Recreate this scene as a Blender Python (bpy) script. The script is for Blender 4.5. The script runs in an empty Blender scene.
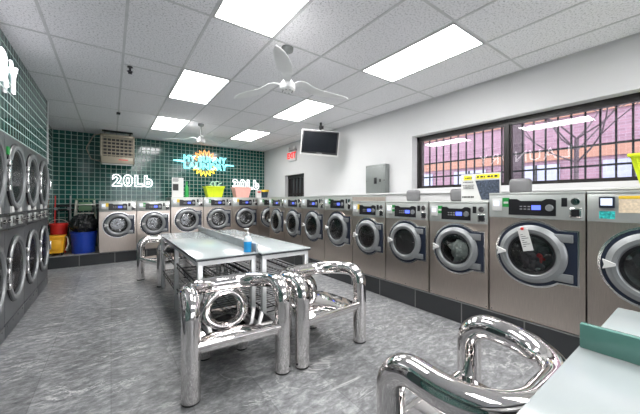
import bpy, bmesh, math, random
from mathutils import Vector, Matrix
from math import sin, cos, pi, radians as R
random.seed(7)
SC = bpy.context.scene
COL = SC.collection

# ------------------------------------------------------------------ materials
def new_mat(name):
    m = bpy.data.materials.new(name); m.use_nodes = True
    nt = m.node_tree; b = nt.nodes['Principled BSDF']
    return m, nt, b

def setb(b, col=None, rough=None, metal=None, **kw):
    if col is not None: b.inputs['Base Color'].default_value = (*col, 1)
    if rough is not None: b.inputs['Roughness'].default_value = rough
    if metal is not None: b.inputs['Metallic'].default_value = metal
    for k, v in kw.items(): b.inputs[k.replace('_', ' ')].default_value = v

def ramp(nt, stops):
    r = nt.nodes.new('ShaderNodeValToRGB'); e = r.color_ramp.elements
    while len(e) < len(stops): e.new(0.5)
    for i, (p, c) in enumerate(stops):
        e[i].position = p; e[i].color = (*c, 1)
    return r

def noise(nt, scale, detail=4, rough=.55, vec=None, dist=0):
    n = nt.nodes.new('ShaderNodeTexNoise')
    n.inputs['Scale'].default_value = scale; n.inputs['Detail'].default_value = detail
    n.inputs['Roughness'].default_value = rough; n.inputs['Distortion'].default_value = dist
    if vec: nt.links.new(vec, n.inputs['Vector'])
    return n

def objvec(nt, scale=(1, 1, 1), rot=(0, 0, 0)):
    t = nt.nodes.new('ShaderNodeTexCoord'); m = nt.nodes.new('ShaderNodeMapping')
    m.inputs['Scale'].default_value = scale; m.inputs['Rotation'].default_value = rot
    nt.links.new(t.outputs['Object'], m.inputs['Vector'])
    return m.outputs['Vector']

def plain(name, col, rough=.5, metal=0, var=.06, nscale=8, bump=0, **kw):
    """a colour with slight procedural mottling"""
    m, nt, b = new_mat(name); setb(b, col, rough, metal, **kw)
    n = noise(nt, nscale, vec=objvec(nt))
    lo = tuple(max(0, c * (1 - var)) for c in col); hi = tuple(min(1, c * (1 + var)) for c in col)
    r = ramp(nt, [(.3, lo), (.7, hi)])
    nt.links.new(n.outputs['Fac'], r.inputs['Fac']); nt.links.new(r.outputs['Color'], b.inputs['Base Color'])
    if bump:
        bp = nt.nodes.new('ShaderNodeBump'); bp.inputs['Strength'].default_value = bump
        bp.inputs['Distance'].default_value = .01
        n2 = noise(nt, nscale * 6, vec=objvec(nt)); nt.links.new(n2.outputs['Fac'], bp.inputs['Height'])
        nt.links.new(bp.outputs['Normal'], b.inputs['Normal'])
    return m

def emit(name, col, strength):
    m, nt, b = new_mat(name)
    setb(b, tuple(min(.8, c * .8) for c in col), .4)
    b.inputs['Emission Color'].default_value = (*col, 1); b.inputs['Emission Strength'].default_value = strength
    return m

def brushed(name, col, rough, stretch=(60, 60, 1.5), var=.18):
    m, nt, b = new_mat(name); setb(b, col, rough, 1)
    n = noise(nt, 6, 5, .6, objvec(nt, stretch))
    r = ramp(nt, [(.25, tuple(c * (1 - var) for c in col)), (.75, tuple(min(1, c * (1 + var * .6)) for c in col))])
    nt.links.new(n.outputs['Fac'], r.inputs['Fac']); nt.links.new(r.outputs['Color'], b.inputs['Base Color'])
    n2 = noise(nt, 2.2, 3, .5, objvec(nt))
    mr = nt.nodes.new('ShaderNodeMapRange'); mr.inputs['To Min'].default_value = rough * .7; mr.inputs['To Max'].default_value = rough * 1.35
    nt.links.new(n2.outputs['Fac'], mr.inputs['Value']); nt.links.new(mr.outputs['Result'], b.inputs['Roughness'])
    bp = nt.nodes.new('ShaderNodeBump'); bp.inputs['Strength'].default_value = .25; bp.inputs['Distance'].default_value = .004
    nt.links.new(n2.outputs['Fac'], bp.inputs['Height']); nt.links.new(bp.outputs['Normal'], b.inputs['Normal'])
    return m

def thin_glass(name, tint=(1, 1, 1), boost=1.0, rough=0.0):
    m = bpy.data.materials.new(name); m.use_nodes = True; nt = m.node_tree
    nt.nodes.clear()
    o = nt.nodes.new('ShaderNodeOutputMaterial'); mx = nt.nodes.new('ShaderNodeMixShader')
    t = nt.nodes.new('ShaderNodeBsdfTransparent'); t.inputs['Color'].default_value = (*tint, 1)
    g = nt.nodes.new('ShaderNodeBsdfGlossy'); g.inputs['Roughness'].default_value = rough
    f = nt.nodes.new('ShaderNodeFresnel'); f.inputs['IOR'].default_value = 1.5
    mu = nt.nodes.new('ShaderNodeMath'); mu.operation = 'MULTIPLY'; mu.inputs[1].default_value = boost; mu.use_clamp = True
    nt.links.new(f.outputs[0], mu.inputs[0]); nt.links.new(mu.outputs[0], mx.inputs[0])
    nt.links.new(t.outputs[0], mx.inputs[1]); nt.links.new(g.outputs[0], mx.inputs[2]); nt.links.new(mx.outputs[0], o.inputs['Surface'])
    return m

def tile_mat(name, axes, c1, c2, grout, size=.1095, mortar=.0065, rough=.12):
    m, nt, b = new_mat(name); setb(b, c1, rough)
    t = nt.nodes.new('ShaderNodeTexCoord'); s = nt.nodes.new('ShaderNodeSeparateXYZ'); c = nt.nodes.new('ShaderNodeCombineXYZ')
    nt.links.new(t.outputs['Object'], s.inputs[0])
    nt.links.new(s.outputs[axes[0]], c.inputs[0]); nt.links.new(s.outputs[axes[1]], c.inputs[1])
    br = nt.nodes.new('ShaderNodeTexBrick'); br.offset = 0; br.squash = 1
    br.inputs['Scale'].default_value = 1; br.inputs['Brick Width'].default_value = size; br.inputs['Row Height'].default_value = size
    br.inputs['Mortar Size'].default_value = mortar; br.inputs['Mortar Smooth'].default_value = .25; br.inputs['Bias'].default_value = -.2
    br.inputs['Color1'].default_value = (*c1, 1); br.inputs['Color2'].default_value = (*c2, 1); br.inputs['Mortar'].default_value = (*grout, 1)
    nt.links.new(c.outputs[0], br.inputs['Vector']); nt.links.new(br.outputs['Color'], b.inputs['Base Color'])
    mr = nt.nodes.new('ShaderNodeMapRange'); mr.inputs['To Min'].default_value = rough; mr.inputs['To Max'].default_value = .8
    nt.links.new(br.outputs['Fac'], mr.inputs['Value']); nt.links.new(mr.outputs['Result'], b.inputs['Roughness'])
    bp = nt.nodes.new('ShaderNodeBump'); bp.invert = True; bp.inputs['Strength'].default_value = .5; bp.inputs['Distance'].default_value = .003
    nt.links.new(br.outputs['Fac'], bp.inputs['Height']); nt.links.new(bp.outputs['Normal'], b.inputs['Normal'])
    return m

def floor_mat():
    m, nt, b = new_mat('slate_floor')
    L = nt.links
    t = nt.nodes.new('ShaderNodeTexCoord'); s = nt.nodes.new('ShaderNodeSeparateXYZ'); c = nt.nodes.new('ShaderNodeCombineXYZ')
    L.new(t.outputs['Object'], s.inputs[0]); L.new(s.outputs[1], c.inputs[0]); L.new(s.outputs[0], c.inputs[1])
    br = nt.nodes.new('ShaderNodeTexBrick'); br.offset = .5
    br.inputs['Scale'].default_value = 1; br.inputs['Brick Width'].default_value = .92; br.inputs['Row Height'].default_value = .45
    br.inputs['Mortar Size'].default_value = .0022; br.inputs['Mortar Smooth'].default_value = .2
    br.inputs['Color1'].default_value = (.80, .80, .80, 1); br.inputs['Color2'].default_value = (1.12, 1.12, 1.12, 1); br.inputs['Mortar'].default_value = (.55, .55, .55, 1)
    L.new(c.outputs[0], br.inputs['Vector'])
    # anisotropic slate grain
    mp = nt.nodes.new('ShaderNodeMapping'); mp.inputs['Scale'].default_value = (1.0, 1.8, 1); mp.inputs['Rotation'].default_value = (0, 0, R(28))
    L.new(t.outputs['Object'], mp.inputs['Vector'])
    n1 = noise(nt, 11, 10, .78, mp.outputs[0], .3); n3 = noise(nt, 1.3, 3, .5, t.outputs['Object'])
    r1 = ramp(nt, [(.30, (.070, .072, .077)), (.5, (.225, .23, .238)), (.70, (.52, .525, .53))])
    L.new(n1.outputs['Fac'], r1.inputs['Fac'])
    r3 = ramp(nt, [(.3, (.82, .82, .82)), (.7, (1.12, 1.12, 1.12))]); L.new(n3.outputs['Fac'], r3.inputs['Fac'])
    mul = nt.nodes.new('ShaderNodeMixRGB'); mul.blend_type = 'MULTIPLY'; mul.inputs[0].default_value = 1
    L.new(r1.outputs[0], mul.inputs[1]); L.new(r3.outputs[0], mul.inputs[2])
    mul2 = nt.nodes.new('ShaderNodeMixRGB'); mul2.blend_type = 'MULTIPLY'; mul2.inputs[0].default_value = 1
    L.new(mul.outputs[0], mul2.inputs[1]); L.new(br.outputs['Color'], mul2.inputs[2])
    # thin pale veins: contour of a distorted noise, broken up by a mask
    mp2 = nt.nodes.new('ShaderNodeMapping'); mp2.inputs['Rotation'].default_value = (0, 0, R(-35)); mp2.inputs['Scale'].default_value = (.55, 1.6, 1)
    L.new(t.outputs['Object'], mp2.inputs['Vector'])
    n2 = noise(nt, 1.7, 7, .6, mp2.outputs[0], .9)
    sb = nt.nodes.new('ShaderNodeMath'); sb.operation = 'SUBTRACT'; sb.inputs[1].default_value = .5; L.new(n2.outputs['Fac'], sb.inputs[0])
    ab = nt.nodes.new('ShaderNodeMath'); ab.operation = 'ABSOLUTE'; L.new(sb.outputs[0], ab.inputs[0])
    rv = ramp(nt, [(0, (1, 1, 1)), (.009, (0, 0, 0))]); L.new(ab.outputs[0], rv.inputs['Fac'])
    n4 = noise(nt, 2.4, 2, .5, t.outputs['Object']); rm = ramp(nt, [(.46, (0, 0, 0)), (.58, (.9, .9, .9))]); L.new(n4.outputs['Fac'], rm.inputs['Fac'])
    mm = nt.nodes.new('ShaderNodeMath'); mm.operation = 'MULTIPLY'; L.new(rv.outputs[0], mm.inputs[0]); L.new(rm.outputs[0], mm.inputs[1])
    mx = nt.nodes.new('ShaderNodeMixRGB'); L.new(mm.outputs[0], mx.inputs[0]); L.new(mul2.outputs[0], mx.inputs[1]); mx.inputs[2].default_value = (.62, .62, .62, 1)
    L.new(mx.outputs[0], b.inputs['Base Color']); b.inputs['Roughness'].default_value = .38
    bp = nt.nodes.new('ShaderNodeBump'); bp.inputs['Strength'].default_value = .35; bp.inputs['Distance'].default_value = .006
    L.new(n1.outputs['Fac'], bp.inputs['Height']); L.new(bp.outputs['Normal'], b.inputs['Normal'])
    return m

def ceiling_mat():
    m, nt, b = new_mat('mineral_tile')
    v = objvec(nt)
    n = noise(nt, 60, 3, .7, v)
    r = ramp(nt, [(.36, (.46, .455, .47)), (.46, (.80, .79, .815)), (.7, (.87, .86, .885))])
    nt.links.new(n.outputs['Fac'], r.inputs['Fac']); nt.links.new(r.outputs[0], b.inputs['Base Color'])
    b.inputs['Roughness'].default_value = .9
    return m

def facade_mat():
    m, nt, b = new_mat('red_brick_facade')
    t = nt.nodes.new('ShaderNodeTexCoord'); s = nt.nodes.new('ShaderNodeSeparateXYZ'); c = nt.nodes.new('ShaderNodeCombineXYZ')
    nt.links.new(t.outputs['Object'], s.inputs[0]); nt.links.new(s.outputs[1], c.inputs[0]); nt.links.new(s.outputs[2], c.inputs[1])
    br = nt.nodes.new('ShaderNodeTexBrick'); br.inputs['Scale'].default_value = 1
    br.inputs['Brick Width'].default_value = .30; br.inputs['Row Height'].default_value = .10; br.inputs['Mortar Size'].default_value = .010
    br.inputs['Color1'].default_value = (.21, .125, .165, 1); br.inputs['Color2'].default_value = (.28, .165, .215, 1); br.inputs['Mortar'].default_value = (.27, .20, .26, 1)
    nt.links.new(c.outputs[0], br.inputs['Vector'])
    nt.links.new(br.outputs['Color'], b.inputs['Base Color']); b.inputs['Roughness'].default_value = .9
    return m

M = {}
M['steel'] = brushed('brushed_steel', (.60, .525, .465), .30)
M['panel_steel'] = plain('panel_steel', (.50, .52, .50), .35, .55, .04)
M['dryer_steel'] = brushed('dryer_steel', (.25, .26, .275), .36)
M['chrome'] = plain('chrome', (.84, .81, .80), .045, 1, .02)
M['satin_ring'] = plain('satin_ring', (.25, .26, .265), .38, .45)
M['bright_rim'] = plain('bright_rim', (.85, .84, .82), .15, 1)
M['gasket'] = plain('navy_gasket', (.012, .018, .035), .3)
M['black'] = plain('black_plastic', (.012, .012, .014), .28)
M['rubber'] = plain('black_rubber', (.02, .02, .02), .7)
M['dark_drum'] = brushed('drum_steel', (.62, .61, .61), .25)
M['door_glass'] = thin_glass('door_glass', (.80, .82, .83), 1.6)
M['dryer_glass'] = thin_glass('dryer_glass', (.70, .71, .73), .4, .25)
M['pane'] = thin_glass('window_glass', (.93, .95, .95), 2.2)
M['white_paint'] = plain('white_paint', (.60, .60, .605), .55, 0, .02, 1.5)
M['white_plastic'] = plain('white_plastic', (.62, .62, .61), .4, 0, .03)
M['fan_white'] = plain('fan_white', (.80, .80, .80), .45, 0, .02)
M['grey_plastic'] = plain('grey_plastic', (.30, .30, .31), .4)
M['grey_metal'] = plain('grey_metal', (.21, .225, .22), .4, .3)
M['table_top'] = plain('pale_laminate', (.39, .43, .435), .16, 0, .03, 3)
M['table_edge'] = plain('dark_edge', (.03, .035, .04), .4)
M['table_frame'] = plain('silver_frame', (.72, .74, .74), .3, .4)
M['divider'] = plain('grey_divider', (.40, .43, .44), .2, .2)
M['teal_divider'] = plain('teal_divider', (.12, .27, .235), .15, .1)
M['wire'] = plain('black_wire', (.03, .03, .035), .4, .5)
M['plinth'] = None
M['housing_grey'] = plain('housing_grey', (.17, .17, .175), .45)
M['dark_band'] = plain('dark_band', (.09, .09, .095), .4, .4)
M['plinth_cap'] = plain('plinth_cap', (.28, .28, .28), .3)
M['bronze'] = plain('bronze_frame', (.030, .027, .027), .35, .3)
M['grille'] = plain('grille_iron', (.03, .028, .035), .6)
M['floor'] = floor_mat()
M['ceiling'] = ceiling_mat()
M['tee'] = plain('ceiling_tee', (.56, .56, .57), .5)
M['tile_back'] = tile_mat('green_tile_back', (0, 2), (.004, .056, .047), (.008, .092, .076), (.34, .46, .41))
M['tile_left'] = tile_mat('green_tile_left', (1, 2), (.006, .060, .052), (.010, .100, .085), (.50, .62, .58))
M['lamp'] = emit('lamp_diffuser', (1, .99, .98), 11)
M['neon_white'] = emit('neon_white', (1, .95, 1), 1.9)
M['neon_cyan'] = emit('neon_cyan', (.25, .88, 1), 1.5)
M['neon_orange'] = emit('neon_orange', (1, .34, .10), 1.4)
M['neon_yellow'] = emit('neon_yellow', (1, .66, .05), 1.4)
M['exit_red'] = emit('exit_red', (1, .02, .01), .30)
M['lcd'] = emit('lcd_blue', (.10, .15, .95), .8)
M['lcd_white'] = emit('lcd_white', (.75, .85, 1), .4)
M['screen'] = plain('tv_screen', (.010, .011, .014), .12)
M['green_sticker'] = plain('green_sticker', (.02, .30, .06), .4)
M['yellow_sticker'] = plain('yellow_sticker', (.80, .55, .04), .4)
M['teal_sticker'] = plain('teal_sticker', (.04, .50, .48), .4, 0, .7, 60)
M['red_sticker'] = plain('red_sticker', (.50, .05, .03), .4, 0, .8, 50)
M['cream_sticker'] = plain('cream_sticker', (.75, .62, .45), .5, 0, .2, 60)
M['paper'] = plain('white_paper', (.60, .60, .585), .6, 0, .02)
M['ink'] = plain('black_ink', (.02, .02, .02), .6)
M['yellow_print'] = plain('yellow_print', (.85, .75, .03), .5)
M['crowd_print'] = plain('dark_print', (.045, .06, .09), .5, 0, .9, 70)
M['blue_bin'] = plain('blue_plastic', (.012, .055, .42), .38)
M['bag'] = plain('black_bag', (.012, .012, .013), .22, 0, .2, 20, .6)
M['yellow_plastic'] = plain('yellow_plastic', (.85, .42, .02), .4)
M['red_plastic'] = plain('red_plastic', (.62, .02, .015), .4)
M['green_paint'] = plain('green_paint', (.12, .22, .12), .5)
M['alu'] = plain('ladder_aluminium', (.62, .60, .55), .35, .6)
M['beige_metal'] = plain('beige_metal', (.30, .265, .20), .45, .1)
M['lime'] = plain('lime_plastic', (.62, .74, .02), .35)
M['pink'] = plain('pink_plastic', (.85, .46, .40), .35)
M['mint'] = plain('mint_leaf', (.45, .72, .55), .5)
M['pot'] = plain('dark_pot', (.03, .05, .07), .4)
M['facade'] = facade_mat()
M['band'] = plain('orange_band', (.32, .17, .13), .8)
M['pale_window'] = plain('pale_window', (.32, .34, .46), .2)
M['bark'] = plain('bark', (.10, .075, .09), .9, 0, .3, 20)
M['asphalt'] = plain('pavement', (.45, .45, .47), .9)
M['blue_liquid'] = plain('blue_liquid', (.02, .35, .78), .15)
M['clear'] = plain('clear_plastic', (.70, .78, .80), .1)
M['cloth_pale'] = plain('pale_laundry', (.62, .66, .62), .8, 0, .25, 10)
M['cloth_dark'] = plain('dark_laundry', (.10, .09, .10), .8, 0, .5, 10)
M['cloth_red'] = plain('red_laundry', (.5, .04, .05), .8)
M['door_dark'] = plain('dark_door', (.045, .05, .055), .35)
M['lamp_frame'] = plain('lamp_frame', (.5, .5, .5), .4)
def plinth_mat():
    m, nt, b = new_mat('plinth_tile'); setb(b, (.03, .03, .03), .25)
    t = nt.nodes.new('ShaderNodeTexCoord'); s = nt.nodes.new('ShaderNodeSeparateXYZ'); c = nt.nodes.new('ShaderNodeCombineXYZ')
    a = nt.nodes.new('ShaderNodeMath'); a.operation = 'ADD'
    nt.links.new(t.outputs['Object'], s.inputs[0]); nt.links.new(s.outputs[0], a.inputs[0]); nt.links.new(s.outputs[1], a.inputs[1])
    nt.links.new(a.outputs[0], c.inputs[0]); nt.links.new(s.outputs[2], c.inputs[1])
    br = nt.nodes.new('ShaderNodeTexBrick'); br.offset = 0; br.inputs['Scale'].default_value = 1
    br.inputs['Brick Width'].default_value = .61; br.inputs['Row Height'].default_value = 1.0; br.inputs['Mortar Size'].default_value = .006
    br.inputs['Color1'].default_value = (.020, .022, .024, 1); br.inputs['Color2'].default_value = (.040, .042, .045, 1); br.inputs['Mortar'].default_value = (.16, .16, .16, 1)
    nt.links.new(c.outputs[0], br.inputs['Vector']); nt.links.new(br.outputs['Color'], b.inputs['Base Color'])
    return m
M['plinth'] = plinth_mat()

# ------------------------------------------------------------------ mesh builder
class MB:
    def __init__(s): s.bm = bmesh.new(); s.mi = 0
    def _mark(s, faces):
        for f in faces: f.material_index = s.mi
    def face(s, pts):
        f = s.bm.faces.new([s.bm.verts.new(p) for p in pts]); f.material_index = s.mi; return f
    def box(s, x0, x1, y0, y1, z0, z1, bev=0, mat=None, seg=2):
        b = bmesh.new()
        bmesh.ops.create_cube(b, size=1)
        for v in b.verts:
            v.co = Vector(((x0 + x1) / 2 + v.co.x * (x1 - x0), (y0 + y1) / 2 + v.co.y * (y1 - y0), (z0 + z1) / 2 + v.co.z * (z1 - z0)))
        if bev: bmesh.ops.bevel(b, geom=b.edges[:], offset=bev, segments=seg, profile=.5, affect='EDGES')
        s.merge(b, mat); return s
    def merge(s, b, mat=None):
        if mat is not None: b.transform(mat)
        vm = {v: s.bm.verts.new(v.co) for v in b.verts}
        for f in b.faces:
            try: nf = s.bm.faces.new([vm[v] for v in f.verts]); nf.material_index = s.mi
            except ValueError: pass
        b.free()
    def cyl(s, p0, p1, r0, r1=None, seg=24, caps=True):
        p0, p1 = Vector(p0), Vector(p1); r1 = r0 if r1 is None else r1
        return s.tube([p0, p1], [r0, r1], seg, caps)
    def tube(s, pts, rad, seg=16, caps=True, closed=False):
        pts = [Vector(p) for p in pts]; n = len(pts)
        if not isinstance(rad, (list, tuple)): rad = [rad] * n
        tang = []
        for i in range(n):
            if closed: t = pts[(i + 1) % n] - pts[i - 1]
            elif i == 0: t = pts[1] - pts[0]
            elif i == n - 1: t = pts[-1] - pts[-2]
            else: t = (pts[i + 1] - pts[i]).normalized() + (pts[i] - pts[i - 1]).normalized()
            tang.append(t.normalized())
        up = Vector((0, 0, 1)) if abs(tang[0].z) < .9 else Vector((0, 1, 0))
        u = tang[0].cross(up).normalized(); rings = []
        for i in range(n):
            t = tang[i]; u = (u - t * u.dot(t)).normalized(); w = t.cross(u)
            rings.append([s.bm.verts.new(pts[i] + (u * cos(2 * pi * k / seg) + w * sin(2 * pi * k / seg)) * rad[i]) for k in range(seg)])
        rng = range(n) if closed else range(n - 1)
        for i in rng:
            a, b = rings[i], rings[(i + 1) % n]
            for k in range(seg):
                f = s.bm.faces.new([a[k], a[(k + 1) % seg], b[(k + 1) % seg], b[k]]); f.material_index = s.mi
        if caps and not closed:
            for r in (rings[0][::-1], rings[-1]):
                f = s.bm.faces.new(r); f.material_index = s.mi
        return s
    def lathe(s, prof, axis='z', c=(0, 0, 0), seg=32, cap0=False, cap1=False):
        """prof = [(r, h)] around an axis through c"""
        c = Vector(c); rings = []
        for r, h in prof:
            ring = []
            for k in range(seg):
                a = 2 * pi * k / seg
                p = (r * cos(a), r * sin(a), h) if axis == 'z' else (r * cos(a), h, r * sin(a))
                ring.append(s.bm.verts.new(c + Vector(p)))
            rings.append(ring)
        for a, b in zip(rings, rings[1:]):
            for k in range(seg):
                f = s.bm.faces.new([a[k], a[(k + 1) % seg], b[(k + 1) % seg], b[k]]); f.material_index = s.mi
        if cap0: s.bm.faces.new(rings[0]).material_index = s.mi
        if cap1: s.bm.faces.new(rings[-1]).material_index = s.mi
        return s
    def prism(s, pts, y0, y1):
        """polygon in XZ extruded in y"""
        a = [s.bm.verts.new((x, y0, z)) for x, z in pts]; b = [s.bm.verts.new((x, y1, z)) for x, z in pts]
        n = len(pts); s.bm.faces.new(a).material_index = s.mi; s.bm.faces.new(b[::-1]).material_index = s.mi
        for k in range(n): s.bm.faces.new([a[k], b[k], b[(k + 1) % n], a[(k + 1) % n]]).material_index = s.mi
        return s
    def ringplate(s, rout, rin, y0, y1, cz, angs, cx=0):
        L = []
        for th in angs:
            ro = rout(th); c_, s_ = cos(th), sin(th)
            L.append([s.bm.verts.new((cx + r * c_, y, cz + r * s_)) for r, y in ((ro, y0), (rin, y0), (rin, y1), (ro, y1))])
        n = len(L)
        for i in range(n):
            a, b = L[i], L[(i + 1) % n]
            for k in range(4): s.bm.faces.new([a[k], a[(k + 1) % 4], b[(k + 1) % 4], b[k]]).material_index = s.mi
        return s
    def build(s, name, mat, parent=None, smooth=35, mats=None):
        bmesh.ops.recalc_face_normals(s.bm, faces=s.bm.faces)
        me = bpy.data.meshes.new(name); s.bm.to_mesh(me); s.bm.free()
        for m in (mats or [mat]): me.materials.append(m)
        if smooth:
            for p in me.polygons: p.use_smooth = True
            me.set_sharp_from_angle(angle=R(smooth))
        o = bpy.data.objects.new(name, me); COL.objects.link(o)
        if parent: o.parent = parent
        return o

def thing(name, label, cat, loc=(0, 0, 0), rz=0, group=None):
    o = bpy.data.objects.new(name, None); COL.objects.link(o); o.empty_display_size = .1
    o.location = loc; o.rotation_euler = (0, 0, rz); o['label'] = label; o['category'] = cat
    if group: o['group'] = group
    return o
def tag(o, label, cat, group=None, loc=None, rz=None):
    o['label'] = label; o['category'] = cat
    if group: o['group'] = group
    if loc: o.location = loc
    if rz is not None: o.rotation_euler = (0, 0, rz)
    return o
def struct(o): o['kind'] = 'structure'; return o
KIDS = {}
def copy_tree(o, parent=None):
    c = o.copy(); COL.objects.link(c); c.parent = parent
    for ch in [k for k in bpy.data.objects if k.parent == o]: copy_tree(ch, c)
    return c
def angs(n, extra=()): return sorted([2 * pi * k / n for k in range(n)] + [e % (2 * pi) for e in extra])

def fillet(pts, rads, n=8):
    """round the corners of a polyline"""
    pts = [Vector(p) for p in pts]; out = [pts[0]]
    for i in range(1, len(pts) - 1):
        p, a, b = pts[i], (pts[i - 1] - pts[i]).normalized(), (pts[i + 1] - pts[i]).normalized()
        r = rads[i - 1]; ang = a.angle(b); d = r / math.tan(ang / 2)
        c = p + (a + b).normalized() * (r / sin(ang / 2))
        s0, s1 = p + a * d - c, p + b * d - c
        for k in range(n + 1):
            t = k / n; om = s0.angle(s1)
            out.append(c + (s0 * sin((1 - t) * om) + s1 * sin(t * om)) / sin(om))
    out.append(pts[-1]); return out

def text_mesh(s, size, name, mat, parent, bevel=0, extrude=0, outline=False, align='CENTER', spacing=1.0, offset=0):
    cu = bpy.data.curves.new(name, 'FONT'); cu.body = s; cu.size = size; cu.align_x = align; cu.align_y = 'CENTER'
    cu.extrude = extrude; cu.bevel_depth = bevel; cu.bevel_resolution = 1; cu.resolution_u = 4; cu.space_character = spacing; cu.offset = offset
    if outline: cu.fill_mode = 'NONE' if hasattr(cu, 'fill_mode') else cu.fill_mode
    tmp = bpy.data.objects.new('tmp', cu); COL.objects.link(tmp)
    dg = bpy.context.evaluated_depsgraph_get()
    me = bpy.data.meshes.new_from_object(tmp.evaluated_get(dg)); me.name = name
    bpy.data.objects.remove(tmp); bpy.data.curves.remove(cu)
    # stand up: text x -> x, text y -> z, facing -y
    me.transform(Matrix.Rotation(pi / 2, 4, 'X'))
    me.materials.clear(); me.materials.append(mat)
    o = bpy.data.objects.new(name, me); COL.objects.link(o)
    if parent: o.parent = parent
    return o

# ------------------------------------------------------------------ room
XR, XL, XA, YB, YF, H = 4.227, -.86, -1.096, 9.04, -3.3, 3.05
struct(MB().box(-1.9, XR + .3, YF - .2, YB + .2, -.1, 0).build('floor', M['floor'], smooth=0))
ceil = struct(MB().box(-1.9, XR + .3, YF - .2, YB + .2, H, H + .1).build('ceiling', M['ceiling'], smooth=0))
g = MB()
ys = [2.656 + 1.249 * k for k in range(-4, 6)]
xs = [.726 + .614 * k for k in range(-3, 6)]
for x in xs: g.box(x - .012, x + .012, YF, YB, H - .004, H + .01)
for y in ys: g.box(XA, XR, y - .012, y + .012, H - .0035, H + .01)
g.box(.112, .726, 4.20, 4.225, H - .003, H + .01)
g.box(XR - .025, XR, YF, YB, H - .006, H); g.box(XA, XR, YB - .025, YB, H - .006, H)
g.build('ceiling_grid', M['tee'], ceil, smooth=0)

w = MB()   # right wall with window opening and doorway
WY0, WY1, WZ0, WZ1 = .22, 3.08, 1.58, 2.50
DY0, DY1, DZ = 6.54, 7.59, 2.13
w.box(XR, XR + .3, YF, WY0, 0, H); w.box(XR, XR + .3, WY1, DY0, 0, H); w.box(XR, XR + .3, DY1, YB + .2, 0, H)
w.box(XR, XR + .3, WY0, WY1, 0, WZ0); w.box(XR, XR + .3, WY0, WY1, WZ1, H); w.box(XR, XR + .3, DY0, DY1, DZ, H)
struct(w.build('wall_right', M['white_paint'], smooth=0))
struct(MB().box(XA - .3, XR + .3, YB, YB + .2, 0, H).build('wall_back', M['tile_back'], smooth=0))
w = MB(); w.box(-1.9, XL, YF, 6.53, 2.075, H); w.box(-1.9, XL, 6.50, 6.56, 0, H); w.box(XA - .2, XA, 6.56, YB, 0, H)
w.box(-1.9, -1.8, YF, 6.5, 0, 2.075)
struct(w.build('wall_left', M['tile_left'], smooth=0))
SX0, SX1, SZ0, SZ1 = .0, 4.0, .55, 2.6  # opening behind the camera, added to brighten the room with daylight
w = MB(); w.box(-1.9, SX0, YF - .2, YF, 0, H).box(SX1, XR + .3, YF - .2, YF, 0, H).box(SX0, SX1, YF - .2, YF, 0, SZ0).box(SX0, SX1, YF - .2, YF, SZ1, H)
struct(w.build('wall_front', M['white_paint'], smooth=0))
w = MB()
for x in (SX0, 1.31, 2.63, SX1 - .06): w.box(x, x + .06, YF - .13, YF - .06, SZ0, SZ1)
w.box(SX0, SX1, YF - .131, YF - .059, SZ0, SZ0 + .06).box(SX0, SX1, YF - .131, YF - .059, SZ1 - .06, SZ1)
w = struct(w.build('fill_window', M['bronze'], smooth=0))  # unseen storefront window, put in as a source of fill light
for x0, x1 in ((.06, 1.31), (1.37, 2.63), (2.69, 3.94)):
    p = MB(); p.face([(x0, YF - .1, SZ0 + .06), (x1, YF - .1, SZ0 + .06), (x1, YF - .1, SZ1 - .06), (x0, YF - .1, SZ1 - .06)]); p.build('pane', M['pane'], w, smooth=0)
struct(MB().box(XL, XL + .012, 6.548, 6.575, 2.0, H).box(XA, XL + .002, 6.56, 6.572, 2.6, H).build('trim_1', M['white_paint'], smooth=0))

# raised tiled plinth the washers stand on
PZ = .25
pl = MB(); pl.box(XA, XR, 7.86, YB, 0, PZ - .012); pl.box(3.20, XR, YF, 7.86, 0, PZ - .012)
pl = struct(pl.build('trim_2', M['plinth'], smooth=0))
cp = MB(); cp.box(XA, XR, 7.852, YB, PZ - .012, PZ); cp.box(3.192, XR, YF, 7.852, PZ - .012, PZ)
cp.build('plinth_cap', M['plinth_cap'], pl, smooth=0)
struct(MB().box(4.03, XR, YF, 5.9, PZ, 1.50, .006).box(4.0, XR, YF, 5.9, 1.50, 1.525, .004).build('trim_3', M['white_paint'], smooth=0))

# window
FX = 4.36
win = MB()
fw = .045
fb, ft = .055, .085
win.box(FX, FX + .06, WY0, WY1, WZ0, WZ0 + fb); win.box(FX, FX + .06, WY0, WY1, WZ1 - ft, WZ1)
win.box(FX, FX + .09, WY0, WY0 + fw, WZ0, WZ1); win.box(FX, FX + .09, WY1 - fw, WY1, WZ0, WZ1)
win.box(FX - .01, FX + .05, 1.635, 1.695, WZ0, WZ1)
for (a, b) in ((WY0 + fw, 1.635), (1.695, WY1 - fw)):
    for q in (a, b - .018): win.box(FX + .02, FX + .07, q, q + .018, WZ0 + fw, WZ1 - fw)
    win.box(FX + .02, FX + .07, a, b, WZ0 + fw, WZ0 + fw + .018); win.box(FX + .02, FX + .07, a, b, WZ1 - fw - .018, WZ1 - fw)
win = struct(win.build('window_1', M['bronze'], smooth=0))
for (a, b) in ((WY0 + fw, 1.635), (1.695, WY1 - fw)):
    p = MB(); p.face([(FX + .045, a, WZ0 + fw), (FX + .045, b, WZ0 + fw), (FX + .045, b, WZ1 - fw), (FX + .045, a, WZ1 - fw)])
    p.build('pane', M['pane'], win, smooth=0)
MB().box(XR + .005, FX, WY0, WY1, WZ0 - .005, WZ0 + .015).build('window_sill', M['white_paint'], win, smooth=0)
tr = MB(); e = .035
tr.box(XR - .012, XR + .003, WY0 - e, WY1 + e, WZ1, WZ1 + e); tr.box(XR - .012, XR + .003, WY1, WY1 + e, WZ0, WZ1)
struct(tr.build('trim_4', M['white_paint'], smooth=0))
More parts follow.
